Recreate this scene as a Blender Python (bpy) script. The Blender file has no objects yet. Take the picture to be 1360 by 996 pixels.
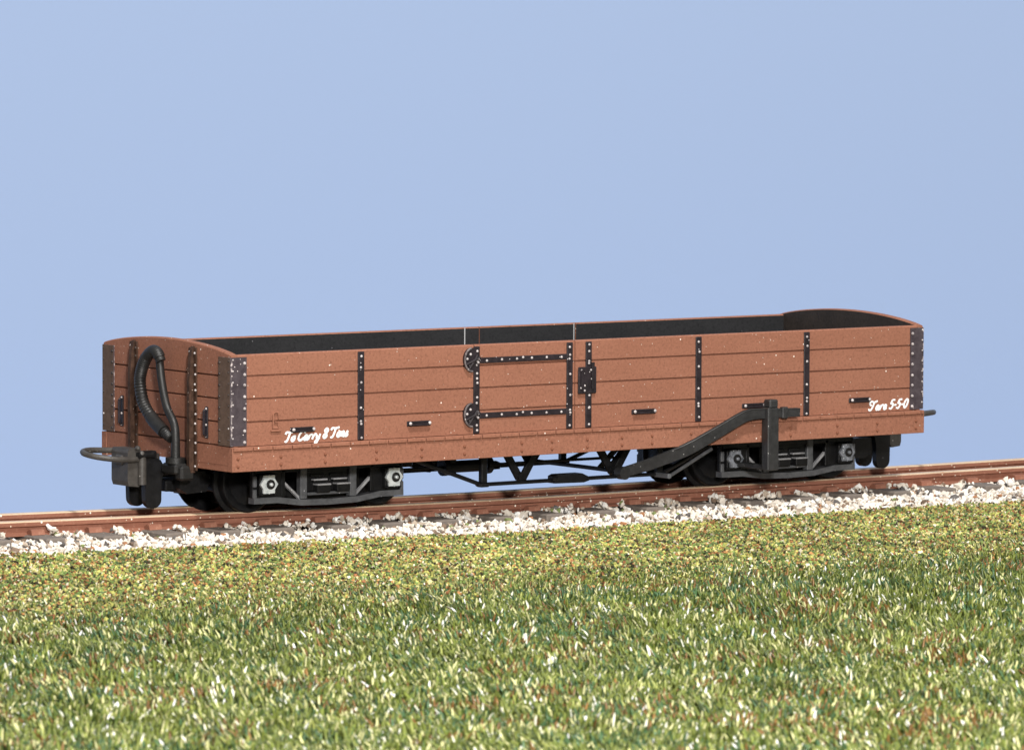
import bpy, math, random
import numpy as np
from mathutils import Vector, Matrix
random.seed(7); rng = np.random.default_rng(11)
PI = math.pi
sc = bpy.context.scene
col = sc.collection
L, W = 7.80, 2.10          # wagon body length and width
RAIL_TOP = -0.678

# ------------------------------------------------------------------ materials
def new_mat(name):
    m = bpy.data.materials.new(name); m.use_nodes = True
    nt = m.node_tree; b = nt.nodes['Principled BSDF']
    return m, nt, b
def N(nt, t, **kw):
    n = nt.nodes.new(t)
    for k, v in kw.items():
        if k in n.inputs: n.inputs[k].default_value = v
        else: setattr(n, k, v)
    return n
def mixc(nt, fac, a, b):
    m = nt.nodes.new('ShaderNodeMix'); m.data_type = 'RGBA'
    for sock, v in ((m.inputs[0], fac), (m.inputs[6], a), (m.inputs[7], b)):
        if isinstance(v, bpy.types.NodeSocket): nt.links.new(v, sock)
        elif isinstance(v, (int, float)): sock.default_value = v
        else: sock.default_value = (*v, 1)
    return m.outputs[2]
def ramp(nt, src, lo, hi):
    r = N(nt, 'ShaderNodeMapRange'); r.inputs['From Min'].default_value = lo; r.inputs['From Max'].default_value = hi
    nt.links.new(src, r.inputs['Value']); return r.outputs[0]
def noise(nt, scale, detail=4, rough=.6, co=None, dist=0):
    n = N(nt, 'ShaderNodeTexNoise'); n.inputs['Scale'].default_value = scale; n.inputs['Detail'].default_value = detail
    n.inputs['Roughness'].default_value = rough; n.inputs['Distortion'].default_value = dist
    nt.links.new(co, n.inputs['Vector']); return n.outputs['Fac']
def coords(nt, scale=None):
    tc = N(nt, 'ShaderNodeTexCoord'); o = tc.outputs['Object']
    if scale:
        mp = N(nt, 'ShaderNodeMapping'); mp.inputs['Scale'].default_value = scale
        nt.links.new(o, mp.inputs['Vector']); o = mp.outputs[0]
    return o
def specks(nt, co, scale, radius, keep):
    """tiny dust grains: voronoi cells, only a share `keep` of them holds a grain"""
    v = N(nt, 'ShaderNodeTexVoronoi'); v.inputs['Scale'].default_value = scale; nt.links.new(co, v.inputs['Vector'])
    lt = N(nt, 'ShaderNodeMath', operation='LESS_THAN'); nt.links.new(v.outputs['Distance'], lt.inputs[0]); lt.inputs[1].default_value = radius
    sp = N(nt, 'ShaderNodeSeparateColor'); nt.links.new(v.outputs['Color'], sp.inputs[0])
    l2 = N(nt, 'ShaderNodeMath', operation='LESS_THAN'); nt.links.new(sp.outputs[0], l2.inputs[0]); l2.inputs[1].default_value = keep
    mu = N(nt, 'ShaderNodeMath', operation='MULTIPLY'); nt.links.new(lt.outputs[0], mu.inputs[0]); nt.links.new(l2.outputs[0], mu.inputs[1])
    return mu.outputs[0]
def bump(nt, b, src, strength, dist):
    bp = N(nt, 'ShaderNodeBump'); bp.inputs['Strength'].default_value = strength; bp.inputs['Distance'].default_value = dist
    nt.links.new(src, bp.inputs['Height']); nt.links.new(bp.outputs[0], b.inputs['Normal'])

def paint(name, c1, c2, dust, rough=.68, spec=.15, sp1=.38, sp2=.22):
    m, nt, b = new_mat(name); co = coords(nt)
    c = mixc(nt, ramp(nt, noise(nt, 3.5, 6, .65, coords(nt, (.35, 1, 1))), .3, .7), c1, c2)
    fine = noise(nt, 55, 3, .7, co)
    c = mixc(nt, ramp(nt, fine, .52, .75), c, tuple(min(1, x*1.22) for x in c2))
    c = mixc(nt, ramp(nt, noise(nt, 38, 3, .75, co), .50, .28), c, tuple(x*.72 for x in c1))
    c = mixc(nt, specks(nt, co, 9, .062, sp1), c, dust)
    c = mixc(nt, specks(nt, co, 24, .10, sp2), c, tuple(x*.75 for x in dust))
    nt.links.new(c, b.inputs['Base Color'])
    b.inputs['Roughness'].default_value = rough; b.inputs['Specular IOR Level'].default_value = spec
    bump(nt, b, fine, .25, .004)
    return m
BROWN = paint('brown_paint', (.256, .109, .069), (.304, .134, .086), (.9, .78, .68))
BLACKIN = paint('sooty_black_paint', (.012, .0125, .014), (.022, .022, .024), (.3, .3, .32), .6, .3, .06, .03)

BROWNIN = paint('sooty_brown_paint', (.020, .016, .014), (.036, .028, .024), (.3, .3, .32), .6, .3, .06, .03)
def iron(name, c1, c2, chip, keep, rough=.42, spec=.35, edge=None):
    m, nt, b = new_mat(name); co = coords(nt)
    c = mixc(nt, ramp(nt, noise(nt, 14, 5, .7, co), .35, .65), c1, c2)
    c = mixc(nt, specks(nt, co, 34, .17, keep), c, chip)
    if edge is not None:
        ax, hi = edge            # rubbed bare along the folded edge of a corner plate
        s = N(nt, 'ShaderNodeSeparateXYZ'); nt.links.new(co, s.inputs[0])
        a = N(nt, 'ShaderNodeMath', operation='ABSOLUTE'); nt.links.new(s.outputs[ax], a.inputs[0])
        g = ramp(nt, a.outputs[0], hi, 0)
        n = noise(nt, 22, 5, .7, co)
        mu = N(nt, 'ShaderNodeMath', operation='MULTIPLY'); nt.links.new(g, mu.inputs[0]); nt.links.new(n, mu.inputs[1])
        c = mixc(nt, ramp(nt, mu.outputs[0], .46, .60), c, chip)
    nt.links.new(c, b.inputs['Base Color'])
    b.inputs['Roughness'].default_value = rough; b.inputs['Specular IOR Level'].default_value = spec
    bump(nt, b, noise(nt, 60, 4, .7, co), .35, .006)
    return m
IRON = iron('black_ironwork', (.013, .010, .012), (.028, .021, .025), (.55, .5, .5), .10)
PLATE = iron('corner_plate_black', (.040, .030, .036), (.075, .060, .068), (.75, .66, .64), .10, .5, .4, edge=(0, .045))
PLATEB = iron('corner_plate_brown', (.092, .060, .044), (.130, .086, .064), (.30, .22, .16), .06, .65, .15)
ENDIRON = iron('stanchion_dark_brown', (.034, .019, .013), (.080, .044, .030), (.45, .33, .27), .10, .6, .15)
RIVET = iron('pale_rivet', (.30, .27, .27), (.62, .57, .56), (.8, .76, .75), .3, .35, .6)  # pale mottled grey for rivet heads
EDGE = iron('spring_highlight_brace_grey', (.20, .20, .21), (.36, .36, .37), (.6, .6, .6), .1, .35, .5)  # painted highlight for the spring tops, also the grey of the frame diagonals
HALF = iron('half_rubbed_iron', (.05, .042, .044), (.24, .21, .21), (.7, .66, .65), .25, .4, .5)
DRIVET = iron('dark_rivet', (.020, .014, .012), (.05, .035, .03), (.3, .25, .22), .05, .4, .5)
PLASTIC = iron('satin_black_underframe', (.0045, .0045, .005), (.010, .010, .011), (.12, .12, .12), .03, .36, .28)
FRAME = iron('grey_black_bogie_frame', (.060, .062, .067), (.105, .108, .115), (.5, .5, .52), .05, .36, .5)
LEVER = iron('worn_black_lever', (.017, .017, .0175), (.032, .032, .033), (.35, .34, .33), .05, .42, .45)
COUPL = iron('grey_brown_coupling', (.036, .032, .029), (.062, .056, .050), (.4, .38, .35), .05, .45, .45)
RUBBER = iron('black_rubber_hose', (.008, .008, .008), (.016, .0155, .015), (.2, .2, .2), .03, .45, .45)
SILVER, nt, b = new_mat('bright_axlebox_metal')
b.inputs['Metallic'].default_value = .35; b.inputs['Roughness'].default_value = .38
nt.links.new(mixc(nt, ramp(nt, noise(nt, 20, 4, .6, coords(nt)), .4, .65), (.62, .67, .68), (.88, .92, .93)), b.inputs['Base Color'])
BOLT = paint('darkened_brown_paint', (.16, .060, .034), (.24, .095, .056), (.4, .3, .25))
DULL = iron('mottled_axlebox_metal', (.04, .043, .048), (.30, .32, .36), (.85, .88, .9), .3, .4, .5)
GAPLIGHT, nt, b = new_mat('pale_gap_light'); b.inputs['Base Color'].default_value = (.42, .42, .43, 1); b.inputs['Roughness'].default_value = .6  # pale grey standing in for light seen through the door gaps
WHITE, nt, b = new_mat('white_lettering'); b.inputs['Base Color'].default_value = (.9, .92, .93, 1); b.inputs['Roughness'].default_value = .5

def rustmat(name, c1, c2, c3, rough):
    m, nt, b = new_mat(name); co = coords(nt)
    c = mixc(nt, ramp(nt, noise(nt, 2.2, 7, .7, coords(nt, (.6, 1, 2))), .35, .65), c1, c2)
    c = mixc(nt, ramp(nt, noise(nt, 17, 6, .75, co), .55, .75), c, c3)
    c = mixc(nt, specks(nt, co, 13, .13, .35), c, (.85, .78, .66))
    c = mixc(nt, specks(nt, co, 30, .2, .2), c, (.75, .62, .48))
    nt.links.new(c, b.inputs['Base Color']); b.inputs['Roughness'].default_value = rough
    bump(nt, b, noise(nt, 25, 6, .7, co), .5, .012)
    return m
RUST = rustmat('rusty_rail_side', (.21, .080, .047), (.31, .128, .080), (.40, .21, .14), .75)
HEAD = rustmat('worn_rail_head', (.52, .37, .24), (.66, .52, .36), (.45, .24, .14), .45)
SLEEPER = rustmat('weathered_sleeper', (.13, .108, .092), (.21, .175, .15), (.28, .24, .20), .85)

def attrmat(name, rough, spec, var=.0, trans=0):
    m, nt, b = new_mat(name)
    a = N(nt, 'ShaderNodeAttribute', attribute_name='tint')
    nt.links.new(a.outputs['Color'], b.inputs['Base Color'])
    b.inputs['Roughness'].default_value = rough; b.inputs['Specular IOR Level'].default_value = spec
    return m
STONE = attrmat('pale_ballast_chip', .8, .3)
FLOCK = attrmat('coloured_foam_flock', .9, .15)
GRASS = attrmat('nylon_grass_fibre', .32, .35)
EARTH, nt, b = new_mat('mossy_earth'); co = coords(nt)
c = mixc(nt, ramp(nt, noise(nt, 1.3, 8, .7, co), .35, .65), (.055, .060, .022), (.10, .066, .030))
nt.links.new(mixc(nt, ramp(nt, noise(nt, 14, 6, .7, co), .4, .7), c, (.06, .085, .03)), b.inputs['Base Color']); b.inputs['Roughness'].default_value = .95
BED, nt, b = new_mat('ballast_shadow_bed'); co = coords(nt)
nt.links.new(mixc(nt, ramp(nt, noise(nt, 9, 8, .75, co), .35, .65), (.07, .055, .042), (.20, .16, .12)), b.inputs['Base Color']); b.inputs['Roughness'].default_value = .95  # bed colour darkened to paint the shadow between the stones
BACK, nt, b = new_mat('pale_blue_backdrop_paper'); b.inputs['Roughness'].default_value = 1; b.inputs['Specular IOR Level'].default_value = 0
co = coords(nt)
nt.links.new(mixc(nt, ramp(nt, noise(nt, .06, 2, .5, co), .3, .7), (.410, .528, .765), (.416, .535, .772)), b.inputs['Base Color'])

FLOOR, nt, b = new_mat('grey_bounce_blocker'); co = coords(nt); b.inputs['Roughness'].default_value = .9
nt.links.new(mixc(nt, ramp(nt, noise(nt, .8, 6, .6, co), .3, .7), (.16, .16, .16), (.21, .21, .21)), b.inputs['Base Color'])
# ------------------------------------------------------------------ mesh builder
class MB:
    def __init__(s): s.v = []; s.f = []; s.m = []; s.s = []
    def add(s, vs, fs, mi=0, smooth=False):
        o = len(s.v); s.v += [tuple(v) for v in vs]
        for f in fs: s.f.append([i+o for i in f]); s.m.append(mi); s.s.append(smooth)
    def box(s, x0, x1, y0, y1, z0, z1, c=.006, mi=0):
        """box with chamfered edges"""
        c = min(c, (x1-x0)*.45, (y1-y0)*.45, (z1-z0)*.45)
        vs = []; ix = {}
        for sx in (0, 1):
            for sy in (0, 1):
                for sz in (0, 1):
                    p = ((x0, x1)[sx], (y0, y1)[sy], (z0, z1)[sz]); q = (1-2*sx, 1-2*sy, 1-2*sz)
                    for a in range(3):
                        ix[sx, sy, sz, a] = len(vs)
                        vs.append(tuple(p[k] + (0 if k == a else q[k]*c) for k in range(3)))
        fs = []
        for a in range(3):
            b_, c_ = [k for k in range(3) if k != a]
            for sa in (0, 1):
                loop = []
                for sb, sc_ in ((0, 0), (1, 0), (1, 1), (0, 1)):
                    key = [0, 0, 0]; key[a] = sa; key[b_] = sb; key[c_] = sc_
                    loop.append(ix[(*key, a)])
                fs.append(loop)
        for a in range(3):          # edges along axis a
            b_, c_ = [k for k in range(3) if k != a]
            for sb in (0, 1):
                for sc_ in (0, 1):
                    k0 = [0, 0, 0]; k0[b_] = sb; k0[c_] = sc_; k1 = list(k0); k1[a] = 1
                    fs.append([ix[(*k0, b_)], ix[(*k0, c_)], ix[(*k1, c_)], ix[(*k1, b_)]])
        for sx in (0, 1):
            for sy in (0, 1):
                for sz in (0, 1): fs.append([ix[sx, sy, sz, a] for a in range(3)])
        s.add(vs, fs, mi)
    def tube(s, pts, r, seg=10, mi=0, flat=None, cap=True, smooth=True):
        """round bar through pts; r a number or a list; flat=(axis vector, factor) squashes it"""
        pts = [Vector(p) for p in pts]; n = len(pts); vs = []; fs = []
        up = None
        for i, p in enumerate(pts):
            t = (pts[min(i+1, n-1)] - pts[max(i-1, 0)]).normalized()
            if up is None: up = t.orthogonal().normalized()
            up = (up - t*up.dot(t)).normalized(); w = t.cross(up)
            rr = r[i] if hasattr(r, '__len__') else r
            for k in range(seg):
                a = 2*PI*(k+.5)/seg; d = (up*math.cos(a) + w*math.sin(a))*rr
                if flat: ax = Vector(flat[0]); d = d - ax*d.dot(ax)*(1-flat[1])
                vs.append(p + d)
        for i in range(n-1):
            for k in range(seg): fs.append([i*seg+k, i*seg+(k+1) % seg, (i+1)*seg+(k+1) % seg, (i+1)*seg+k])
        s.add(vs, fs, mi, smooth)
        if cap: s.add(vs[:seg], [list(range(seg))], mi); s.add(vs[-seg:], [list(range(seg))], mi)
    def bar(s, pts, w, h, side=(0, 1, 0), mi=0):
        """rectangular bar: w along `side`, h across"""
        pts = [Vector(p) for p in pts]; n = len(pts); vs = []; fs = []; sd = Vector(side).normalized()
        for i, p in enumerate(pts):
            t = (pts[min(i+1, n-1)] - pts[max(i-1, 0)]).normalized()
            u = sd.cross(t).normalized(); hh = h[i] if hasattr(h, '__len__') else h
            c = min(w, hh)*.12
            for a, b_ in ((-1, -1), (1, -1), (1, 1), (-1, 1)):
                for dx, dy in (((c, 0), (0, c)) if a*b_ > 0 else ((0, c), (c, 0))):
                    vs.append(p + sd*(a*(w/2-dx)) + u*(b_*(hh/2-dy)))
        for i in range(n-1):
            for k in range(8): fs.append([i*8+k, i*8+(k+1) % 8, (i+1)*8+(k+1) % 8, (i+1)*8+k])
        fs += [list(range(8)), list(range((n-1)*8, n*8))]
        s.add(vs, fs, mi)
    def prism(s, poly, axis, a0, a1, mi=0, smooth=False):
        """2D polygon in the two other axes, extruded along axis"""
        o = [k for k in range(3) if k != axis]; n = len(poly); vs = []
        for a in (a0, a1):
            for p in poly:
                q = [0, 0, 0]; q[axis] = a; q[o[0]] = p[0]; q[o[1]] = p[1]; vs.append(q)
        s.add(vs, [[i, (i+1) % n, n+(i+1) % n, n+i] for i in range(n)], mi, smooth)
        s.add(vs, [list(range(n)), list(range(n, 2*n))], mi)
    def dome(s, p, nrm, r, h=.6, mi=0, seg=8):
        nrm = Vector(nrm).normalized(); u = nrm.orthogonal().normalized(); w = nrm.cross(u); p = Vector(p); vs = []; fs = []
        for j, (rr, hh) in enumerate(((1, -.05), (.95, .35), (.62, .8))):
            for k in range(seg):
                a = 2*PI*k/seg; vs.append(p + (u*math.cos(a)+w*math.sin(a))*rr*r + nrm*hh*r*h)
        vs.append(p + nrm*r*h)
        for j in range(2):
            for k in range(seg): fs.append([j*seg+k, j*seg+(k+1) % seg, (j+1)*seg+(k+1) % seg, (j+1)*seg+k])
        for k in range(seg): fs.append([2*seg+k, 2*seg+(k+1) % seg, 3*seg])
        s.add(vs, fs, mi, True)
    def lathe(s, prof, c, axis=1, seg=40, mi=0, smooth=True):
        """profile (radius, offset along axis) revolved about an axis through c"""
        o = [k for k in range(3) if k != axis]; n = len(prof); vs = []; fs = []
        for k in range(seg):
            a = 2*PI*k/seg
            for r, h in prof:
                q = [0, 0, 0]; q[axis] = c[axis]+h; q[o[0]] = c[o[0]]+r*math.cos(a); q[o[1]] = c[o[1]]+r*math.sin(a); vs.append(q)
        for k in range(seg):
            k2 = (k+1) % seg
            for j in range(n-1): fs.append([k*n+j, k2*n+j, k2*n+j+1, k*n+j+1])
        s.add(vs, fs, mi, smooth)
    def build(s, name, mats, parent=None, sharp=35):
        me = bpy.data.meshes.new(name); me.from_pydata(s.v, [], s.f)
        mats = mats if isinstance(mats, (list, tuple)) else [mats]
        for m in mats: me.materials.append(m)
        me.polygons.foreach_set('material_index', s.m); me.polygons.foreach_set('use_smooth', s.s); me.update()
        import bmesh
        bm = bmesh.new(); bm.from_mesh(me); bmesh.ops.recalc_face_normals(bm, faces=bm.faces); bm.to_mesh(me); bm.free()
        if any(s.s): me.set_sharp_from_angle(angle=math.radians(sharp))
        o = bpy.data.objects.new(name, me); col.objects.link(o)
        if parent: o.parent = parent
        return o
def empty(name, loc, parent=None):
    o = bpy.data.objects.new(name, None); o.empty_display_size = .2; o.location = loc; col.objects.link(o)
    if parent: o.parent = parent
    return o
def smooth_path(pts, n=8):
    pts = [Vector(p) for p in pts]; out = []
    for i in range(len(pts)-1):
        p0, p1, p2, p3 = pts[max(i-1, 0)], pts[i], pts[i+1], pts[min(i+2, len(pts)-1)]
        for k in range(n):
            t = k/n
            out.append(.5*((2*p1) + (p2-p0)*t + (2*p0-5*p1+4*p2-p3)*t*t + (3*p1-p0-3*p2+p3)*t**3))
    out.append(pts[-1]); return out
def copy_tree(o, parent):
    c = o.copy(); col.objects.link(c); c.parent = parent
    for ch in list(o.children): copy_tree(ch, c)
    return c
def opposite(o):
    """the same fitting on the other side / other end of the wagon (turned half round its centre)"""
    c = copy_tree(o, o.parent); c.location = Vector((L, W, 0)) - Vector((o.location.x, o.location.y, -o.location.z))
    c.rotation_euler = (o.rotation_euler.x, o.rotation_euler.y, o.rotation_euler.z + PI); return c

# ------------------------------------------------------------------ the wagon
wagon = empty('open_wagon', (0, 0, 0))
wagon['label'] = 'brown four-plank bogie open wagon with black ironwork, standing on the rusty rails'
wagon['category'] = 'railway wagon'
NOTCH = (.615, .414, .212)
def arch(y): return .803 + .097*(1 - ((y-W/2)/(W/2))**2)**.85 if 0 < y < W else .803
def panel(mb, axis, a0, a1, n, zb, top, T, sgn, base, notch):
    """planked wall: V-grooved outside, sooty inside (slot 1); depth runs from base by sgn"""
    rows = []
    for i in range(n+1):
        a = a0 + (a1-a0)*i/n; zt = top(a)
        pr = [(0, zb)]
        for zn in sorted(notch): pr += [(0, zn-.0105), (.004, zn-.008), (.030, zn-.0065), (.030, zn+.0055), (0, zn+.008)]
        pr += [(0, zt-.010), (.010, zt), (T-.010, zt), (T, zt-.010), (T, zb)]
        row = []
        for d, z in pr:
            q = [0, 0, z]; q[axis] = a; q[1-axis] = base + sgn*d; row.append(tuple(q))
        rows.append(row)
    m = len(rows[0]); vs = [v for r in rows for v in r]
    for i in range(n):
        for j in range(m):
            j2 = (j+1) % m
            mb.add([vs[i*m+j], vs[i*m+j2], vs[(i+1)*m+j2], vs[(i+1)*m+j]], [[0, 1, 2, 3]], 1 if j == m-2 else 0)
    mb.add(rows[0], [list(range(m))]); mb.add(rows[-1], [list(range(m))])
T = .07
DX0, DX1 = 2.585, 3.715
GAP = .010
for x0, x1, nm in ((T, DX0, 'side_panel'), (DX1, L-T, 'side_panel'), (DX0+GAP, DX1-GAP, 'side_door')):
    mb = MB(); panel(mb, 0, x0, x1, max(2, int((x1-x0)/.4)), .004, lambda a: .803, T, 1, 0, NOTCH)
    o = mb.build(nm, [BROWN, BLACKIN], wagon)
    for k in (0,):
        mb2 = MB()                                           # far side: its own door position
    opposite(o)
mb = MB(); mb.box(3.874, 3.884, T-.003, T+.004, .03, .800, .001); js = mb.build('gap_light_strip', [GAPLIGHT], wagon); opposite(js)  # pale strips paint the light showing through the door gaps
mb = MB(); mb.box(2.606, 2.614, T-.003, T+.004, .03, .800, .001); js = mb.build('gap_light_strip', [GAPLIGHT], wagon); opposite(js)
mb = MB(); panel(mb, 1, 0, W, 40, -.160, arch, T, 1, 0, NOTCH + (.008,))
mb.box(.002, T-.002, .002, .56, -.218, -.1605, .004)
endp = mb.build('end_panel', [BROWN, BROWNIN], wagon); opposite(endp)
mb = MB(); mb.box(T, L-T, T, W-T, -.05, .02, .003); mb.build('floor', BLACKIN, wagon)
# solebar with its row of floor plank ends and bolts
mb = MB(); mb.box(-.004, L+.004, -.030, .05, -.216, -.001, .004)
x = .004
while x < L-.01:
    x2 = min(x + .204, L-.004)
    mb.prism([(-.031, -.002), (-.046, -.008), (-.046, -.030), (-.031, -.043)], 0, x, x2-.010)
    x = x2
sole = mb.build('solebar', [BROWN], wagon)
b0 = None
for bx in (.053, .5, .967, 1.513, 2.0, 2.467, 3.098, 3.434, 3.832, 4.224, 4.569, 5.02, 5.44, 6.187, 6.745, 7.228, 7.70):
    for bz in (-.100, -.168):
        if b0 is None:
            mb = MB(); mb.dome((0, 0, 0), (0, -1, 0), .0155, .85); b0 = bo = mb.build('bolt', [BOLT], sole)
        else:
            bo = b0.copy(); col.objects.link(bo); bo.parent = sole
        bo.location = (bx, -.0305, bz)
opposite(sole)

def rivets(mb, pts, nrm, r=.0125, mi=1, h=.8):
    for p in pts: mb.dome(p, nrm, r, h, mi)
YS = -.012                       # face of the flat straps
def vstrap(x, zs, rz, name='iron_strap', z0=.006, z1=.787):
    mb = MB(); mb.box(x-.034, x+.034, YS, .004, z0, z1, .005)
    rivets(mb, [(x + random.uniform(-.006, .006), YS, z) for z in rz], (0, -1, 0))
    return mb.build(name, [IRON, RIVET], wagon)
RZ = (.75, .655, .51, .30, .17, .15, .035)
for x in (1.362, 5.120, 6.393):
    opposite(vstrap(x, None, [z + random.uniform(-.012, .012) for z in RZ]))
door_l = vstrap(2.613, None, (.745, .66, .62, .545, .50, .46, .33, .28, .20, .165, .08, .035))
door_r = vstrap(3.647, None, (.745, .675, .64, .50, .31, .175, .15, .035))
latch = vstrap(3.861, None, (.76, .70, .61, .59, .30, .19, .185, .035))
mb = MB(); mb.box(3.733, 3.935, -.030, -.0125, .318, .560, .006)
rivets(mb, [(3.765, -.03, .53), (3.78, -.03, .46), (3.77, -.03, .50), (3.76, -.03, .37), (3.80, -.03, .39), (3.80, -.03, .345), (3.87, -.03, .53), (3.885, -.03, .50), (3.88, -.03, .45), (3.90, -.03, .41)], (0, -1, 0), .011)
mb.bar([(3.77, -.038, .355), (3.77, -.038, .535)], .016, .03)
mb.bar([(3.885, -.042, .36), (3.885, -.042, .60)], .02, .026)
lp = mb.build('latch_plate', [IRON, RIVET], latch)
hs = []
for zc in (.660, .165):
    mb = MB(); mb.box(2.650, 3.611, YS-.002, .004, zc-.026, zc+.026, .005)
    rivets(mb, [(2.72 + k*.166, YS-.002, zc + random.uniform(-.004, .004)) for k in range(6)] + [(3.12, YS-.002, zc+.012)], (0, -1, 0))
    hs.append(mb.build('door_strap', [IRON, RIVET], wagon))
    # hinge: a rounded eye plate with its pin and curled edge beside the door strap
    mb = MB(); cx = 2.545
    mb.prism([(cx + .085*math.cos(a)*.95, zc + .012 + .105*math.sin(a)) for a in [PI*.5 + PI*k/12 for k in range(13)]] + [(cx+.05, zc-.09), (cx+.05, zc+.115)], 1, -.022, .004)
    ring = [(cx + .01 + .085*math.cos(a), -.026, zc+.012+.105*math.sin(a)) for a in [PI*.55 + PI*.95*k/14 for k in range(15)]]
    mb.tube(ring, .009, 7, 2)
    mb.tube([(cx-.06, -.030, zc-.03), (cx+.09, -.030, zc+.03)], .013, 7, 0)
    mb.tube([(cx-.03, -.030, zc-.07), (cx+.06, -.030, zc+.05)], .010, 7, 0)
    rivets(mb, [(cx-.045, -.022, zc+.02), (cx-.01, -.024, zc+.06), (cx-.01, -.024, zc-.045), (cx+.02, -.03, zc), (cx+.07, -.032, zc+.02), (cx+.068, -.032, zc-.015)], (0, -1, 0), .013)
    hs.append(mb.build('door_hinge', [IRON, RIVET, HALF], wagon))
for o in [door_l, door_r, latch] + hs: opposite(o)
# tarpaulin cleats along the bottom plank
for x0, x1 in ((.614, .868), (1.857, 2.109), (4.352, 4.624), (5.632, 5.896), (6.904, 7.159)):
    mb = MB(); zc = .128
    mb.box(x0, x1, -.010, .004, zc-.026, zc+.020, .006)
    mb.bar([(x0+.015, -.026, zc-.010), (x1-.015, -.026, zc-.010)], .022, .022)
    mb.bar([(x0+.03, -.022, zc+.012), (x1-.03, -.022, zc+.012)], .016, .012)
    rivets(mb, [(x0+.022, -.030, zc), (x1-.022, -.030, zc)], (0, -1, 0), .016)
    opposite(mb.build('cleat', [IRON, RIVET], wagon))
# brown lamp iron
mb = MB()
mb.tube([(.430, -.012, .150), (.430, -.012, .272), (.447, -.012, .288), (.480, -.012, .286), (.488, -.012, .262), (.488, -.012, .235)], .007, 7)
mb.tube([(.484, -.012, .165), (.484, -.012, .20), (.446, -.012, .205)], .006, 7)
mb.box(.410, .516, -.020, .002, .118, .136, .005); mb.box(.428, .498, -.012, .002, .140, .162, .005)
opposite(mb.build('lamp_iron', [BROWN], wagon))
# corner plates
def corner(y_near):
    mb = MB(); t = .012; w = .155; z0, z1 = .010, .782; c = .006
    def leg(px, py):
        pass
    # L section in plan
    L2 = [(-t, -t+.010), (-t+.010, -t), (w, -t), (w, .003), (.003, .003), (.003, .185), (-t, .185)]
    mb.prism(L2, 2, z0, z1, 0)
    n = len(L2)
    for z in [.045 + .098*k for k in range(8)]:
        mb.dome((w-.022, -t, z + random.uniform(-.006, .006)), (0, -1, 0), .0150, .9, 1)
        mb.dome((.012, -t, z+.03), (0, -1, 0), .009, .8, 1)
        mb.dome((-t, .166, z), (-1, 0, 0), .0135, .8, 2)
        mb.dome((-t, .020, z+.02), (-1, 0, 0), .009, .8, 1 if random.random() < .4 else 2)
    o = mb.build('corner_plate', [PLATE, RIVET, DRIVET, PLATEB], wagon)
    for p in o.data.polygons:
        if p.material_index == 0 and p.normal.x < -.9: p.material_index = 3
    return o
cp = corner(0); opposite(cp)
cm = cp.copy(); cm.data = cp.data.copy(); col.objects.link(cm); cm.parent = wagon     # the mirrored hand
cm.data.transform(Matrix.Scale(-1, 4, (0, 1, 0))); cm.data.flip_normals(); cm.location = (0, W, 0); opposite(cm)
# end stanchions: T-section irons that taper towards the top
for yc, zb in ((1.575, -.135), (.600, -.262)):
    mb = MB(); h = .040
    prof = [(.0, zb), (-.045, zb), (-.060, zb+.06), (-.060, .55), (-.045, .76), (-.018, .845), (.0, .850)]
    mb.prism(prof, 1, yc-h*.55, yc+h*.55)
    mb.prism([(.002, zb+.02), (-.016, zb+.02), (-.016, .835), (.002, .84)], 1, yc-.058, yc+.058)
    zz = [-.20, -.09, .02, .10, .19, .27, .36, .45, .53, .61, .70, .77]
    rivets(mb, [(-.016, yc-.045 + random.uniform(-.008, .006), z + random.uniform(-.02, .02)) for z in zz if z > zb+.03], (-1, -.4, 0), .0115, 1 if yc < 1 else 2)
    rivets(mb, [(-.016, yc+.045, z+.03) for z in zz[1::2]], (-1, .2, 0), .010, 1)
    opposite(mb.build('end_stanchion', [ENDIRON, RIVET, DRIVET], wagon))
for yc, za, zb in ((1.777, .066, .343), (.382, .054, .332)):
    mb = MB(); mb.box(-.014, .003, yc-.022, yc+.022, za, zb, .006)
    mb.tube([(-.014, yc, zb-.02), (-.034, yc, zb-.035), (-.034, yc, za+.035), (-.014, yc, za+.02)], .012, 8)
    rivets(mb, [(-.016, yc-.006, zb-.018), (-.016, yc-.006, (za+zb)/2-.02), (-.016, yc, za+.018)], (-1, -.3, 0), .011)
    opposite(mb.build('end_cleat', [IRON, RIVET], wagon))
# brake pipe and corrugated hose
mb = MB()
pipe = smooth_path([(-.10, .742, -.26), (-.10, .742, -.152), (-.10, .742, .05), (-.10, .765, .16), (-.10, .885, .303), (-.10, .960, .50), (-.10, .995, .66), (-.105, .990, .735)], 8)
mb.tube(pipe, [.047 - .010*min(1, i/22) for i in range(len(pipe))], 14)
mb.tube([(-.10, .742, -.185), (-.10, .742, -.135)], .088, 12)
mb.box(-.17, -.02, .63, .87, -.28, -.185, .02); mb.box(-.14, .0, .58, .70, -.33, -.20, .02)
pp = mb.build('brake_pipe', [RUBBER], wagon)
hp = smooth_path([(-.115, .955, .700), (-.13, .990, .770), (-.135, 1.06, .785), (-.14, 1.155, .725), (-.14, 1.232, .617), (-.14, 1.262, .494), (-.14, 1.205, .317), (-.14, 1.054, .185), (-.135, .845, .072), (-.12, .765, .03)], 24)
mb = MB(); mb.tube(hp, [(.053 + (.0028*math.sin(i*PI/2) if i > 70 else .0012*math.sin(i*PI/2))) * (1 if 12 < i < len(hp)-36 else .86) for i in range(len(hp))], 16)
mb.tube(hp[-52:-28], .060, 14)
hose = mb.build('hose', [RUBBER], pp); opposite(pp)

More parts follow.
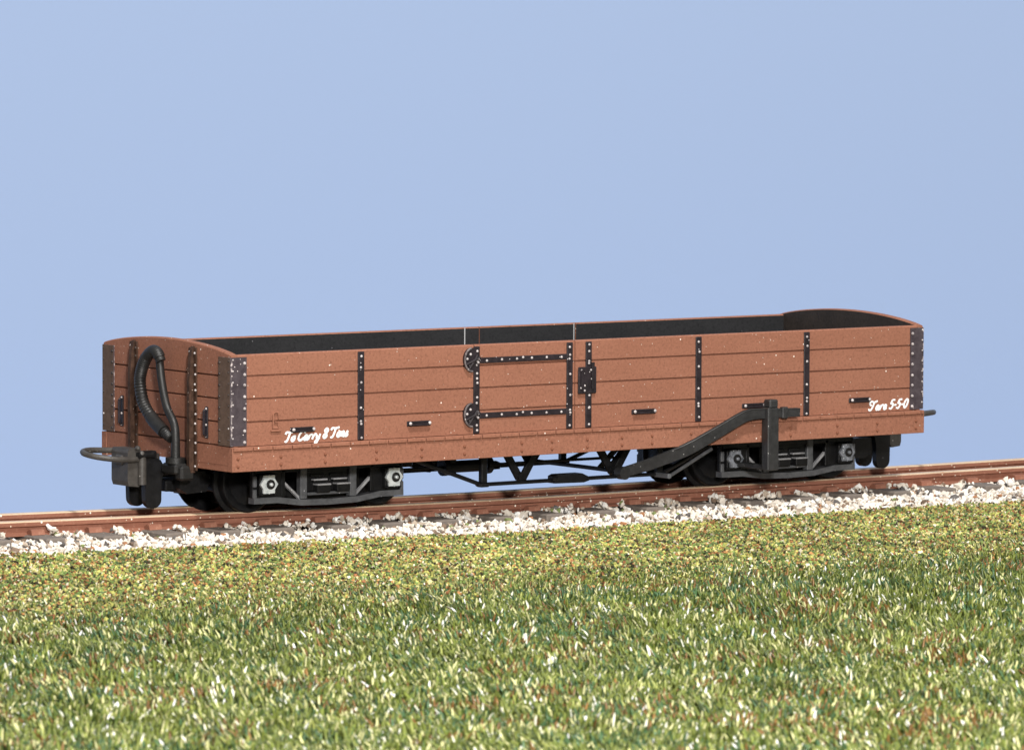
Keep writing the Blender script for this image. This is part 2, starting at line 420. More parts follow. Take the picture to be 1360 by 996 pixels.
# ---- lettering: hand-lettered script strokes
GL = {
 'T': (.86, [[(-.02, .76), (.10, .97), (.5, .92), (.95, 1.0)], [(.52, .94), (.48, .5), (.38, .10), (.22, .0), (.10, .08)]]),
 'S': (.95, [[(.30, .55), (.10, .62), (.02, .86), (.28, .98), (.55, .86), (.98, 1.0)], [(.60, .88), (.50, .4), (.34, .05), (.12, .02), (.02, .2)]]),
 'o': (.50, [[(.28, .50), (.10, .40), (.06, .12), (.22, .0), (.40, .16), (.38, .42), (.26, .50), (.5, .46)]]),
 'C': (.78, [[(.74, .74), (.70, .96), (.46, .98), (.16, .66), (.10, .22), (.30, .0), (.54, .06), (.74, .26)]]),
 'a': (.54, [[(.40, .44), (.20, .50), (.05, .25), (.12, .02), (.28, .08), (.42, .48)], [(.42, .48), (.36, .12), (.44, .0), (.56, .10)]]),
 'r': (.50, [[(.06, .0), (.10, .50)], [(.08, .22), (.22, .46), (.36, .52), (.46, .44)]]),
 'y': (.52, [[(.02, .46), (.08, .14), (.2, .02), (.36, .2)], [(.44, .5), (.34, .0), (.20, -.38), (.02, -.40), (.10, -.16), (.5, .08)]]),
 '8': (.62, [[(.34, .54), (.12, .76), (.30, .99), (.52, .82), (.38, .54), (.10, .26), (.24, .0), (.50, .18), (.34, .54)]]),
 'n': (.54, [[(.04, .5), (.06, .0)], [(.06, .28), (.24, .52), (.36, .40), (.32, .10), (.40, .0), (.54, .12)]]),
 's': (.40, [[(.02, .12), (.26, .54), (.22, .34), (.32, .14), (.18, .0), (.02, .05)]]),
 'e': (.46, [[(.06, .20), (.30, .28), (.32, .46), (.16, .48), (.06, .20), (.18, .0), (.44, .14)]]),
 '5': (.60, [[(.60, .98), (.26, .98)], [(.26, .98), (.16, .56), (.38, .60), (.48, .34), (.30, .02), (.02, .10)]]),
 '-': (.36, [[(.04, .40), (.32, .42)]]),
 '0': (.62, [[(.36, .99), (.12, .72), (.08, .24), (.24, .0), (.46, .26), (.52, .76), (.36, .99)]]),
 ' ': (.30, []),
}
def lettering(text, x0, x1, z0, cap, tilt, sw):
    mb = MB(); total = sum(GL[c][0] for c in text) + .1; k = (x1-x0)/total; pen = 0
    for ch in text:
        adv, strokes = GL[ch]
        for st in strokes:
            pts = []
            for p in smooth_path([(px, pz, 0) for px, pz in st], 5):
                u = (pen + p[0])*k + p[1]*cap*.30; pts.append((x0 + u, -.0035, z0 + p[1]*cap + u*tilt))
            mb.tube(pts, sw, 8, 0, ((0, 1, 0), .32))
        pen += adv
    return mb.build('lettering', [WHITE], wagon)
lt = lettering('To Carry 8 Tons', .548, 1.232, .024, .084, .035, .0100)
lt['label'] = 'white script lettering reading To Carry 8 Tons'
l2 = lettering('Sare 5-5-0', 7.140, 7.626, .020, .084, .020, .0094)
l2['label'] = 'white script lettering reading Tare 5-5-0'
opposite(lt); opposite(l2)

# ---- truss rods, vee hangers, brake gear
YT = .30
mb = MB()
mb.tube([(2.06, YT, -.20), (2.87, YT, -.485)], .020, 8); mb.tube([(4.94, YT, -.485), (5.60, YT, -.20)], .020, 8)
mb.box(2.84, 4.97, YT-.035, YT+.035, -.505, -.474, .008)
mb.prism([(3.67, -.515), (3.67, -.452), (3.71, -.435), (3.98, -.435), (4.06, -.470), (4.06, -.505), (4.0, -.52)], 1, YT-.055, YT+.055)
mb.tube([(3.64, YT-.05, -.47), (3.70, YT-.05, -.47)], .022, 8)
truss = mb.build('truss_rod', [PLASTIC], wagon); opposite(truss)
for x in (2.905, 4.895):
    mb = MB(); mb.box(x-.032, x+.032, YT-.03, YT+.03, -.474, -.20, .008); mb.box(x-.05, x+.05, YT-.04, YT+.04, -.512, -.470, .01)
    opposite(mb.build('truss_post', [PLASTIC], wagon))
mb = MB()
mb.box(2.20, 2.32, .56, .64, -.32, -.2, .015); mb.tube([(2.0, .6, -.345), (2.95, .6, -.345)], .014, 8)
mb.tube([(2.70, .6, -.345), (3.16, .6, -.345)], .055, 14); mb.tube([(3.14, .6, -.345), (3.19, .6, -.345)], .080, 14); mb.tube([(2.66, .6, -.345), (2.71, .6, -.345)], .078, 14)
mb.tube([(3.15, .6, -.345), (4.6, .6, -.345)], .014, 8); mb.box(2.72, 2.80, .56, .64, -.42, -.2, .01)
mb.build('brake_cylinder', [PLASTIC], wagon)
for xb, zb in ((3.40, -.462), (4.45, -.455)):
    for y in (.40, 1.70):
        mb = MB()
        for s in (-1, 1):
            mb.bar([(xb + s*.185, y, -.20), (xb + s*.020, y, zb)], .035, .072)
        mb.tube([(xb, y-.03, zb+.01), (xb, y+.03, zb+.01)], .046, 12)
        mb.build('vee_hanger', [PLASTIC], wagon)
mb = MB(); mb.tube([(4.45, .36, -.445), (4.45, 1.74, -.445)], .020, 8); mb.bar([(4.45, .62, -.445), (4.70, .62, -.22)], .03, .05)
mb.bar([(4.45, .46, -.43), (4.66, .46, -.20)], .03, .05)
mb.build('brake_shaft', [PLASTIC], wagon)
mb = MB()
mb.tube([(4.30, .66, -.30), (4.30, .66, -.37)], .05, 10)
# side brake lever: heavy bar rising from the shaft, outside the solebar, through its guide
lev = [(4.40, .30, -.470), (4.50, .245, -.440), (4.66, .15, -.385), (4.80, .04, -.315), (4.92, -.06, -.250), (5.02, -.085, -.205), (5.28, -.090, -.095), (5.52, -.090, .010), (5.60, -.090, .040), (5.67, -.090, .053), (5.76, -.090, .056), (5.98, -.090, .054)]
mb = MB(); mb.bar(lev, .045, [.075, .095, .105, .11, .115, .112, .108, .105, .105, .104, .098, .092])
mb.bar([(5.97, -.090, .052), (6.235, -.090, .050)], .048, .082); mb.box(6.02, 6.09, -.125, -.065, .0, .108, .01)
mb.tube([(4.44, .30, -.455), (4.44, .20, -.455)], .060, 14)
lever = mb.build('brake_lever', [LEVER], wagon)
mb = MB()
mb.box(5.838, 5.958, -.150, -.118, -.475, .108, .010); mb.box(5.820, 5.856, -.160, -.06, -.472, .11, .008)
mb.box(5.848, 5.948, -.150, -.048, .106, .184, .012); mb.box(5.85, 5.95, -.135, .45, -.475, -.43, .008); mb.box(5.87, 5.93, -.066, -.044, -.43, .15, .008)
guide = mb.build('lever_guide', [LEVER], wagon)
mb = MB(); mb.tube([(4.86, .10, -.50), (5.36, .10, -.265)], .016, 8); mb.box(4.84, 4.88, .08, .30, -.515, -.47, .005)
mb.build('brake_rod', [FRAME], wagon)
for o in (lever, guide): opposite(o)

# ---- bogies
def bogie(cx, cz):
    e = empty('bogie', (cx, W/2, cz), wagon); H = W/2
    return e
YF = .41; R = .272; WB = .69; AX = -.375
def build_bogie(cx, dz):
    # frame mesh in wagon coordinates relative to (cx, W/2, dz)
    mb = MB()
    for s in (-1, 1):
        y = s*(W/2-YF)*1.0; o = -s      # s=-1 is the near side
        ya, yb = sorted((y, y - s*.05))
        mb.box(-.79, .79, ya, yb, -.285, -.22, .006, 1)                # top member, black colour stands in for its shade
        bot = [(-.80, -.520), (-.55, -.520), (-.30, -.555), (.0, -.562), (.30, -.555), (.55, -.520), (.80, -.520)]
        poly = [(px, pz-.028) for px, pz in bot] + [(px, pz+.024) for px, pz in reversed(bot)]
        mb.prism(poly, 1, ya-.02, yb+.02, 0)
        for px in (-.265, .265): mb.box(px-.036, px+.036, ya-.012, yb+.012, -.53, -.22, .008, 0)
        for sx in (-1, 1):
            mb.bar([(sx*.585, (ya+yb)/2, -.265), (sx*.285, (ya+yb)/2, -.53)], .03, .024, mi=2)
            for gx in (-.785, -.475):
                mb.box(sx*gx-.020 if sx > 0 else sx*gx-.020, sx*gx+.020, ya, yb, -.50, -.25, .006, 1)
            mb.box(sx*.63-.15, sx*.63+.15, ya+.008, yb-.008, -.50, -.25, .004, 1)
        mb.box(-.22, .22, ya-.005, yb+.005, -.500, -.475, .006, 0)
    mb.box(-.24, .24, -.62, .62, -.47, -.215, .01, 1)                      # bolster
    mb.box(-.66, .80, -.27, .27, -.61, -.22, .01, 1)                       # centre casting
    for sx in (-1, 1):
        mb.box(sx*.93-.04, sx*.93+.04, -.30, .30, -.46, -.33, .01, 1)
    b_ = mb.build('bogie', [FRAME, PLASTIC, EDGE], wagon); b_.location = (cx, W/2, dz)
    for sx in (-1, 1):
        for s in (-1, 1):
            mb = MB(); prof = [(.03, -.065), (.20, -.060), (.215, -.070), (R-.012, -.072), (R, -.062), (R+.002, .020), (R+.040, .030), (R+.042, .052), (R+.02, .062), (.21, .06), (.20, .05), (.03, .05)]
            mb.lathe([(r, h*(-s)) for r, h in prof], (sx*WB, s*.343, AX), 1, 48)
            mb.build('wheel', [PLASTIC], b_)
            mb = MB(); y = s*(W/2-YF); f = s                      # axlebox faces outward
            ox = sx*WB - sx*.02
            def yy(a): return y + f*a
            def bx(x0, x1, a, c, z0, z1, mi, ch=.006): q = sorted((yy(a), yy(c))); mb.box(x0, x1, q[0], q[1], z0, z1, ch, mi)
            bx(ox-.085, ox+.085, -.02, .045, -.475, -.285, 0)
            star = []
            for k in range(12):
                a = 2*PI*k/12; rr = (.112 if k in (0, 6) else .066) if k % 2 == 0 else .086
                star.append((ox + rr*math.cos(a)*.82, AX + rr*math.sin(a)*1.0))
            q = sorted((yy(.045), yy(.070))); mb.prism(star, 1, q[0], q[1], 1)
            mb.prism([(ox + a, AX + c) for a, c in ((-.060, -.080), (.060, -.080), (.060, .080), (-.060, .080))], 1, *sorted((yy(.047), yy(.066))), mi=1)
            ring = [(r, h*f) for r, h in ((.044, .066), (.044, .076), (.034, .078), (.030, .071), (.0005, .070))]
            mb.lathe(ring, (ox+.012, y, AX), 1, 20, 2)
            mb.lathe([(r, h*f) for r, h in ((.017, .070), (.016, .088), (.010, .093), (.0005, .093))], (ox+.014, y, AX), 1, 12, 1)
            for dx in (-.070, .070):
                for dz_ in (-.085, .075): mb.dome((ox+dx, yy(.046), AX+dz_), (0, f, 0), .016, 1.0, 0)
            mb.box(sx*.785-.018, sx*.785+.018, *sorted((yy(-.02), yy(.02))), -.40, -.30, .006, 3); mb.box(sx*.785-.018, sx*.785+.018, *sorted((yy(-.02), yy(.02))), -.50, -.42, .006, 3)
            mb.build('axlebox', [PLASTIC, SILVER if cx < 4 else DULL, RUBBER, FRAME], b_)  # right-hand bogie gets darker mottled plates
        mb = MB(); mb.tube([(sx*WB, -.64, AX), (sx*WB, .64, AX)], .035, 10); mb.build('axle', [PLASTIC], b_)
    for s in (-1, 1):
        mb = MB()
        for kx in (-.115, .095):
            for j in range(4):
                hw = .085 - .0*j; zt = -.275 - .042*j; out = .012 + .030*j
                q = sorted((s*(W/2-YF)-s*.10, s*(W/2-YF)-s*.05 + s*out))
                mb.box(kx-hw+.018*j, kx+hw+.018*j-.03, q[0], q[1], zt-.030 if j < 3 else zt-.075, zt, .006)
                q2 = sorted((q[0] if s > 0 else q[0]-.004, q[1]+.004 if s > 0 else q[1])); mb.box(kx-hw+.018*j-.003, kx+hw+.018*j-.027, q2[0], q2[1], zt-.011, zt+.003, .003, 1 if j > 1 else 0)  # pale top plates on the lower leaves paint their highlights
        mb.build('leaf_spring', [PLASTIC, EDGE], b_)
    return b_
b1 = build_bogie(1.295, -.004); b2 = build_bogie(6.505, -.024)

# ---- couplings
mb = MB()
mb.box(-.50, -.10, .99, 1.11, -.205, -.115, .012); mb.box(-.14, .12, 1.0, 1.10, -.330, -.235, .012)                                     # drawbar
mb.prism([(-.47, -.055), (-.36, -.055), (-.34, -.10), (-.345, -.36), (-.37, -.395), (-.47, -.385), (-.485, -.34), (-.485, -.09)], 1, .915, 1.185)   # buffing block
cpl = mb.build('coupling', [COUPL], wagon)
mb = MB()                                                                           # loop
lp_ = [(-.40, .90, -.150), (-.58, .86, -.140)] + [(-.58 - .26*math.sin(a), 1.05 - .19*math.cos(a), -.112 - .028*math.cos(a) + .02*math.sin(a)) for a in [PI*k/14 for k in range(1, 14)]] + [(-.58, 1.24, -.084), (-.40, 1.20, -.09)]
mb.tube(lp_, .026, 10, 0); mb.build('coupling_loop', [COUPL], cpl)
mb = MB(); mb.tube([(-.345, .905, -.10), (-.345, .905, -.375)], .040, 12, 1); mb.tube([(-.40, .89, -.115), (-.25, .89, -.115)], .030, 10, 0)
mb.box(-.345, -.20, .88, .97, -.15, -.08, .012); mb.dome((-.39, .90, -.055), (-.2, -.4, 1), .026, 1, 1); mb.dome((-.36, .885, -.10), (-.3, -1, .3), .028, 1, 1)
mb.build('coupling_pin', [PLASTIC, COUPL], cpl)
for y, dx in ((.92, .0), (1.185, .0)):
    mb = MB(); pr = [(-.325, -.20), (-.30, -.15), (-.225, -.135), (-.16, -.165), (-.10, -.255), (-.135, -.285), (-.15, -.37)]
    pr += [(-.235 + .083*math.cos(a), -.515 + .075*math.sin(a)) for a in [-PI*k/10 for k in range(11)]] + [(-.322, -.40)]
    mb.prism([(a+dx, c) for a, c in pr], 1, y-.03, y+.03, 0); mb.build('coupling_hook', [PLASTIC], cpl)
mb = MB()
mb.prism([(-.02, -.275), (.24, -.275), (.30, -.36), (.26, -.46), (.06, -.47), (-.02, -.42)], 1, .80, 1.30); mb.box(-.13, .02, .84, 1.02, -.30, -.215, .012)
mb.box(-.10, .30, .90, 1.20, -.45, -.35, .01); mb.box(.18, .45, .80, 1.30, -.40, -.30, .012)
mb.build('coupling_pocket', [PLASTIC], cpl)
oc = opposite(cpl); oc.location.x += .02; oc.location.z -= .045
for ch in oc.children:
    if ch.name.startswith('coupling_loop'): ch.location.x = -.12

# ------------------------------------------------------------------ track, ballast, ground
def lift(x):
    t = max(0, min(1.6, (3.7-x)/5.6)); return .075*t**1.35
def vlift(x): t = np.clip((3.7-x)/5.6, 0, 1.6); return .075*t**1.35
XA, XB = -6.0, 15.0
track = empty('railway_track', (0, W/2, -.96))
track['label'] = 'rusty narrow gauge track with worn rail heads and weathered sleepers under the wagon'
track['category'] = 'railway track'
def rail():
    zt = RAIL_TOP
    pr = [(-.056, -.010), (-.046, -.001), (.046, -.001), (.056, -.010), (.054, -.044), (.022, -.056), (.020, -.098), (.082, -.113), (.082, -.126), (-.082, -.126), (-.082, -.113), (-.020, -.098), (-.022, -.056), (-.054, -.044)]
    n = len(pr); xs = [XA + .5*i for i in range(int((XB-XA)/.5)+1)]; mb = MB(); vs = []
    for x in xs:
        for d, z in pr: vs.append((x, d, zt + z + lift(x)))
    for i in range(len(xs)-1):
        for j in range(n):
            j2 = (j+1) % n
            mb.add([vs[i*n+j], vs[i*n+j2], vs[(i+1)*n+j2], vs[(i+1)*n+j]], [[0, 1, 2, 3]], 1 if j in (0, 1, 2) else 0)
    mb.add(vs[:n], [list(range(n))]); mb.add(vs[-n:], [list(range(n))])
    return mb.build('rail', [RUST, HEAD], track)
r1 = rail(); r1.location = (0, -.343, .96)
r2 = r1.copy(); col.objects.link(r2); r2.parent = track; r2.location = (0, .343, .96)
mb = MB(); mb.box(-.105, .105, -.82, .82, -.12, 0, .012); s0 = mb.build('sleeper', [SLEEPER], track)
mb = MB(); mb.prism([(-.042, .002), (.042, .002), (.040, .030), (.012, .050), (-.030, .046)], 0, -.065, .065)
cl0 = mb.build('rail_clip', [RUST], s0); cl0.location = (0, -.343-.112, 0)
for y, rz in ((-.343+.112, PI), (.343-.112, 0), (.343+.112, PI)):
    c_ = cl0.copy(); col.objects.link(c_); c_.parent = s0; c_.location = (0, y, 0); c_.rotation_euler = (0, 0, rz)
xs = [XA + .3 + .585*i for i in range(int((XB-XA-.4)/.585))]
for i, x in enumerate(xs):
    o = s0 if i == 0 else copy_tree(s0, track)
    o.location = (x, 0, .96 - .792 + lift(x)); o.rotation_euler = (0, 0, random.uniform(-.03, .03))

def yb(x): return -.70 - .030*x              # where the stones give way to turf
def ground_z(x, y):
    b_ = yb(x); f = np.clip((y + 4.5)/4, 0, 1)
    return -.875 + .004*np.clip(y - b_, -20, 0) + vlift(x)*f
def ballast_z(x, y):
    b_ = yb(x); t = np.clip((y-b_)/np.maximum(.16, .30-b_), 0, 1); t = t*t*(3-2*t)
    back = np.clip((y-1.85)/.5, 0, 1)
    return -.885 + .030*t + vlift(x) - .30*back
def surf(name, x0, x1, y0, y1, nx, ny, zf, mat, drop=0, kind=None):
    X, Y = np.meshgrid(np.linspace(x0, x1, nx), np.linspace(y0, y1, ny)); Z = zf(X, Y)
    v = [tuple(p) for p in np.stack([X.ravel(), Y.ravel(), Z.ravel()], 1)]
    mb = MB(); f = [[j*nx+i, j*nx+i+1, (j+1)*nx+i+1, (j+1)*nx+i] for j in range(ny-1) for i in range(nx-1)]
    mb.add(v, f, 0, True)
    if drop:
        rim = [i for i in range(nx)] + [j*nx+nx-1 for j in range(1, ny)] + [(ny-1)*nx+i for i in range(nx-2, -1, -1)] + [j*nx for j in range(ny-2, 0, -1)]
        m = len(rim); low = [(v[i][0], v[i][1], drop) for i in rim]; top = [v[i] for i in rim]
        mb.add(top + low, [[k, (k+1) % m, m+(k+1) % m, m+k] for k in range(m)] + [list(range(m, 2*m))], 0)
    return mb.build(name, [mat])
GX0, GX1, GY0, GY1 = -14., 15.4, -18., 2.34
g = surf('ground', GX0, GX1, GY0, GY1, 72, 46, lambda X, Y: np.where(Y > yb(X)+.15, ballast_z(X, Y)-.06, ground_z(X, Y)), EARTH, -7.99)
g['kind'] = 'structure'

def vnoise(x, y, s, seed):
    r = np.random.default_rng(seed).random((257, 257)); X = x/s + 91.3; Y = y/s + 47.7
    i = np.floor(X).astype(int); j = np.floor(Y).astype(int); fx = X-i; fy = Y-j; fx = fx*fx*(3-2*fx); fy = fy*fy*(3-2*fy)
    a = r[i % 256, j % 256]; b_ = r[(i+1) % 256, j % 256]; c_ = r[i % 256, (j+1) % 256]; d = r[(i+1) % 256, (j+1) % 256]
    return (a*(1-fx)+b_*fx)*(1-fy) + (c_*(1-fx)+d*fx)*fy
def np_mesh(name, V, F, tint, mat, smooth=False, parent=None):
    """V (n,3), F (m,k) with k corners each, tint (n,3) per vertex"""
    me = bpy.data.meshes.new(name); k = F.shape[1]
    me.vertices.add(len(V)); me.vertices.foreach_set('co', V.astype(np.float32).ravel())
    me.loops.add(F.size); me.loops.foreach_set('vertex_index', F.astype(np.int32).ravel())
    me.polygons.add(len(F)); me.polygons.foreach_set('loop_start', np.arange(0, F.size, k, dtype=np.int32))
    me.polygons.foreach_set('use_smooth', np.full(len(F), smooth))
    me.materials.append(mat); me.update(calc_edges=True)
    a = me.attributes.new('tint', 'FLOAT_COLOR', 'POINT')
    a.data.foreach_set('color', np.c_[tint, np.ones(len(V))].astype(np.float32).ravel())
    me.validate(); o = bpy.data.objects.new(name, me); col.objects.link(o); return o
def pal(n, table):
    w = np.array([t[0] for t in table], float); w /= w.sum(); c = np.array([t[1] for t in table])
    return c[rng.choice(len(table), n, p=w)]
# ico / octahedron chips
ph = (1+5**.5)/2
ICO = np.array([(-1, ph, 0), (1, ph, 0), (-1, -ph, 0), (1, -ph, 0), (0, -1, ph), (0, 1, ph), (0, -1, -ph), (0, 1, -ph), (ph, 0, -1), (ph, 0, 1), (-ph, 0, -1), (-ph, 0, 1)], float)/1.9
ICOF = np.array([(0, 11, 5), (0, 5, 1), (0, 1, 7), (0, 7, 10), (0, 10, 11), (1, 5, 9), (5, 11, 4), (11, 10, 2), (10, 7, 6), (7, 1, 8), (3, 9, 4), (3, 4, 2), (3, 2, 6), (3, 6, 8), (3, 8, 9), (4, 9, 5), (2, 4, 11), (6, 2, 10), (8, 6, 7), (9, 8, 1)])
OCT = np.array([(1, 0, 0), (-1, 0, 0), (0, 1, 0), (0, -1, 0), (0, 0, 1), (0, 0, -1)], float)
OCTF = np.array([(0, 2, 4), (2, 1, 4), (1, 3, 4), (3, 0, 4), (2, 0, 5), (1, 2, 5), (3, 1, 5), (0, 3, 5)])
def rot_rand(n):
    q = rng.normal(size=(n, 4)); q /= np.linalg.norm(q, axis=1)[:, None]; w, x, y, z = q.T
    return np.stack([np.stack([1-2*(y*y+z*z), 2*(x*y-z*w), 2*(x*z+y*w)], 1), np.stack([2*(x*y+z*w), 1-2*(x*x+z*z), 2*(y*z-x*w)], 1), np.stack([2*(x*z-y*w), 2*(y*z+x*w), 1-2*(x*x+y*y)], 1)], 1)
def chips(name, P, size, base, faces, tint, mat, jit=.28, stretch=.35):
    n = len(P); nb = len(base)
    S = size[:, None]*(1 + rng.uniform(-stretch, stretch, (n, 3)))
    V = base[None]*(1 + rng.uniform(-jit, jit, (n, nb, 1))); V = V*S[:, None, :]
    V = np.einsum('nij,nkj->nki', rot_rand(n), V) + P[:, None, :]
    F = (faces[None] + (np.arange(n)*nb)[:, None, None]).reshape(-1, 3)
    return np_mesh(name, V.reshape(-1, 3), F, np.repeat(tint, nb, 0), mat)

# ballast: pale stone chips
n = 62000
x = rng.uniform(-5.0, 14.0, n); y = rng.uniform(-2.3, 2.25, n); b_ = yb(x)
edge = .26*(vnoise(x, y, .35, 3)-.5) + rng.normal(0, .08, n)
ok = (y > b_ + edge - .02) | ((y > b_ + edge - .5) & (rng.random(n) < .10))
onsl = np.min(np.abs(x[:, None] - np.array(xs)[None]), axis=1)
ok &= ~((onsl < .12) & (y > .22) & (y < 1.78) & (rng.random(n) < np.where(y < .48, .86, .93)))
ok &= ~((np.abs(y-.707) < .075) | (np.abs(y-1.393) < .075))
ok &= ~((y > .82) & (rng.random(n) < .45))
x, y = x[ok], y[ok]; n = len(x); sz = rng.uniform(.013, .026, n)*np.where(rng.random(n) < .12, 1.4, 1)
z = ballast_z(x, y) + rng.uniform(-.014, .026, n) + .03*(vnoise(x, y, .25, 91)-.4) + np.where((y > .42) & (y < .66) & (onsl[ok] > .12), (vnoise(x, y, .22, 61) > .35)*vnoise(x, y, .11, 62)*.085, 0)
tint = pal(n, [(.48, (.74, .67, .58)), (.26, (.88, .85, .80)), (.12, (.44, .36, .28)), (.08, (.20, .14, .10)), (.06, (.12, .11, .105)), (.02, (.20, .24, .09)), (.02, (.36, .17, .08))])
tint = np.clip(tint*rng.uniform(.82, 1.12, (n, 1)), 0, .92)
bal = chips('ballast', np.stack([x, y, z], 1), sz, ICO, ICOF, tint, STONE, .42, .5)
bal['kind'] = 'stuff'; bal['label'] = 'pale stone chip ballast along and between the rails'; bal['category'] = 'ballast'
bed = surf('ballast_bed', -9, 15.2, -2.2, 2.26, 120, 60, lambda X, Y: np.where(Y > yb(X)-.02, ballast_z(X, Y)-.008, ground_z(X, Y)-.06), BED)
bed['kind'] = 'structure'
# a few stray chips that landed on the near rail's foot and web
# turf flock between ballast and grass
n = 240000
x = rng.uniform(-4.6, 13.6, n); d = rng.random(n)**1.0*4.2; y = yb(x) + .12 - d + .14*(vnoise(x, x*0, .3, 8)-.5)
keep = (d < 1.6 + .9*(vnoise(x, y, .5, 5)-.5)*2) | (rng.random(n) < np.clip(1.4 - d*.32, .10, 1))
x, y = x[keep], y[keep]; n = len(x)
z = ground_z(x, y) + rng.uniform(0, .045, n) + .02*vnoise(x, y, .2, 4)
hue = vnoise(x, y, .30, 21)
tint = pal(n, [(.26, (.44, .43, .12)), (.22, (.19, .27, .08)), (.13, (.62, .55, .26)), (.13, (.12, .17, .07)), (.10, (.42, .21, .08)), (.07, (.26, .11, .05)), (.13, (.05, .042, .025)), (.03, (.75, .68, .52))])
tint = np.clip(tint*(.58 + .55*hue[:, None])*rng.uniform(.6, 1.35, (n, 1)), 0, .9)
fl = chips('flock_turf', np.stack([x, y, z], 1), rng.uniform(.008, .019, n), OCT, OCTF, tint, FLOCK, .35, .4)
fl['kind'] = 'stuff'; fl['label'] = 'strip of yellow, green and rust scatter between the pale ballast and grass'; fl['category'] = 'ground cover'

# static grass
def grass(n):
    # sample the trapezoid the photo can see, with a margin at both sides
    t = rng.random(n); u = rng.random(n)
    # corners on the ground: (boundary) A left-far, B right-far ; C left-near, D right-near
    A, B, C, D = np.array((-5.2, -.2)), np.array((13.0, -2.2)), np.array((-12.0, -10.6)), np.array((.8, -16.2))
    P = ((A*(1-u[:, None])+B*u[:, None])*(1-t[:, None]) + (C*(1-u[:, None])+D*u[:, None])*t[:, None])
    x, y = P[:, 0], P[:, 1]; d = yb(x) - y
    p = np.clip((d - .30 - 1.3*(vnoise(x, y, .6, 5)-.5))/2.6, 0, 1)**1.4
    k = rng.random(n) < p; x, y, d = x[k], y[k], d[k]; n = len(x)
    clump = vnoise(x, y, .22, 31)
    grow = np.clip(.22 + d*.14, .30, 1)
    h = rng.uniform(.06, .145, n)*(.75 + .5*clump)*grow
    w = rng.uniform(.0085, .0155, n)*np.clip(grow*1.1, .55, 1)
    az = rng.uniform(0, 2*PI, n); lean = np.abs(rng.normal(0, .36, n)); bend = rng.uniform(0, .6, n)
    drift = vnoise(x, y, .7, 77)*2*PI*1.5; az = np.where(rng.random(n) < .5, drift + rng.normal(0, .5, n), az)
    fa = rng.uniform(0, 2*PI, n)
    z = ground_z(x, y) - .01
    lv = np.array([0, .40, .78, 1.0]); V = np.zeros((n, 4, 3, 3))
    dx, dy = np.cos(az), np.sin(az)
    for i, s in enumerate(lv):
        ang = lean + bend*s; off = h*s*np.sin(ang); up = h*s*np.cos(ang)
        ww = w*(1, 1, .85, .40)[i]
        for j in range(3):               # a thin three-sided fibre
            a = fa + j*2*PI/3
            V[:, i, j, 0] = x + dx*off - .81*.10*h*s + np.cos(a)*ww; V[:, i, j, 1] = y + dy*off + .58*.10*h*s + np.sin(a)*ww; V[:, i, j, 2] = z + up
    q = np.array([[i*3+j, i*3+(j+1) % 3, i*3+3+(j+1) % 3, i*3+3+j] for i in range(3) for j in range(3)])
    F = (q[None] + (np.arange(n)*12)[:, None, None]).reshape(-1, 4)
    p1 = vnoise(x, y, .55, 41); p2 = vnoise(x, y, .38, 42); p3 = vnoise(x, y, .16, 43)
    green = np.array((.222, .270, .056)); dark = np.array((.085, .130, .030)); teal = np.array((.10, .20, .085)); rust = np.array((.29, .155, .05)); glint_straw = np.array((.64, .63, .30)); lime = np.array((.40, .44, .12))
    r = rng.random(n)
    T_ = np.tile(green, (n, 1))
    T_[r < .22] = dark; T_[(r > .22) & (r < .30)] = lime
    T_[(r > .30) & (r < .30 + .22*np.clip((p1-.35)*2.5, 0, 1.4))] = teal
    T_[(r > .62) & (r < .62 + .24*np.clip((p2-.45)*3.5, 0, 1.3))] = rust
    T_[r > .86] = glint_straw*1.25; T_[r > .968] = (1.4, 1.38, 1.1)  # pale and white blades paint the glints of glossy fibres
    T_[rng.random(n) < .6*np.clip((4.0-d)/3, 0, 1)] = (.48, .47, .17)
    T_ = T_*(.48 + .34*p3[:, None])*rng.uniform(.78, 1.22, (n, 1))
    return np_mesh('grass', V.reshape(-1, 3), F, np.repeat(np.clip(T_, 0, .85), 12, 0), GRASS, True)
gr = grass(290000)
gr['kind'] = 'stuff'; gr['label'] = 'field of short green static grass filling the foreground'; gr['category'] = 'grass'

# ------------------------------------------------------------------ backdrop
prof = [(-7.0, -7.96)] + [(-4 + 4*math.sin(a), -3.96 - 4*math.cos(a)) for a in [PI/2*k/12 for k in range(0, 13)]] + [(0., 50.)]
mb = MB(); n = len(prof)
vs = [(x, y, z) for x in (-75., 75.) for y, z in prof]
mb.add(vs, [[i, i+1, n+i+1, n+i] for i in range(n-1)], 0, True)
sky = mb.build('sky', [BACK], None, 60); sky['kind'] = 'structure'; sky.location = (21.5, 25, 0); sky.rotation_euler = (0, 0, math.radians(-22))
sky.data.flip_normals() if sky.data.polygons[0].normal.z < 0 else None

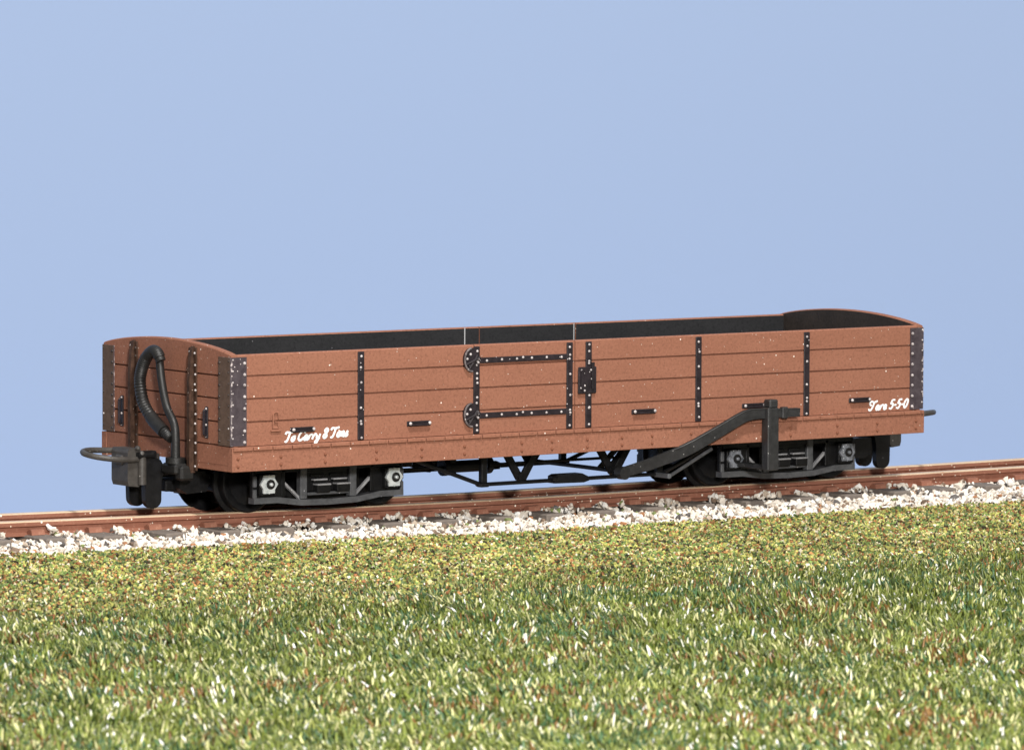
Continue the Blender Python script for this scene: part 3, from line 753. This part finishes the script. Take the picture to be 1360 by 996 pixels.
fl_ = surf('floor', -90, 130, -90, 60, 2, 2, lambda X, Y: X*0-8.0, FLOOR); fl_['kind'] = 'structure'  # unseen floor added to keep off blue bounce and light from below
# ------------------------------------------------------------------ light
w = bpy.data.worlds.new('World'); sc.world = w; w.use_nodes = True
bg = w.node_tree.nodes['Background']; bg.inputs[0].default_value = (1.0, .985, .97, 1); bg.inputs[1].default_value = .36
def lamp(name, d, dist, size, k, c):
    ld = bpy.data.lights.new(name, 'AREA'); ld.shape = 'DISK'; ld.size = size; ld.color = c
    lo = bpy.data.objects.new(name, ld); col.objects.link(lo)
    tgt = Vector((3.9, -1, -.3)); d = Vector(d).normalized()
    lo.location = tgt + d*dist; lo.rotation_euler = (-d).to_track_quat('-Z', 'Y').to_euler()
    ld.energy = k*PI*PI*dist*dist
lamp('front_lamp', (-19, -30.5, 9.5), 37, 3.2, .98, (1.0, .965, .92))
lamp('high_lamp', (-.16, -.50, .86), 75, 6.0, .98, (1.0, .97, .93))

# ------------------------------------------------------------------ camera
cam = bpy.data.cameras.new('camera'); co_ = bpy.data.objects.new('camera', cam); col.objects.link(co_)
px, py, pz, yaw, pitch, roll, F = -27.2601464, -42.0379198, 4.23412119, .624035837, .0716501677, .00403282322, math.exp(8.94511787)
f = Vector((math.sin(yaw)*math.cos(pitch), math.cos(yaw)*math.cos(pitch), -math.sin(pitch)))
r = Vector((math.cos(yaw), -math.sin(yaw), 0)); u = r.cross(f)
r, u = r*math.cos(roll) + u*math.sin(roll), -r*math.sin(roll) + u*math.cos(roll)
M = Matrix((r, u, -f)).transposed().to_4x4(); M.translation = (px, py, pz); co_.matrix_world = M
cam.sensor_width = 36; cam.lens = F/1360*36; cam.clip_start = .5; cam.clip_end = 400
cam.dof.use_dof = True; cam.dof.focus_distance = 51.5; cam.dof.aperture_fstop = 2.6
sc.camera = co_
sc.view_settings.view_transform = 'Standard'; sc.view_settings.look = 'None'; sc.view_settings.exposure = 0; sc.view_settings.gamma = 1
sc.render.film_transparent = False
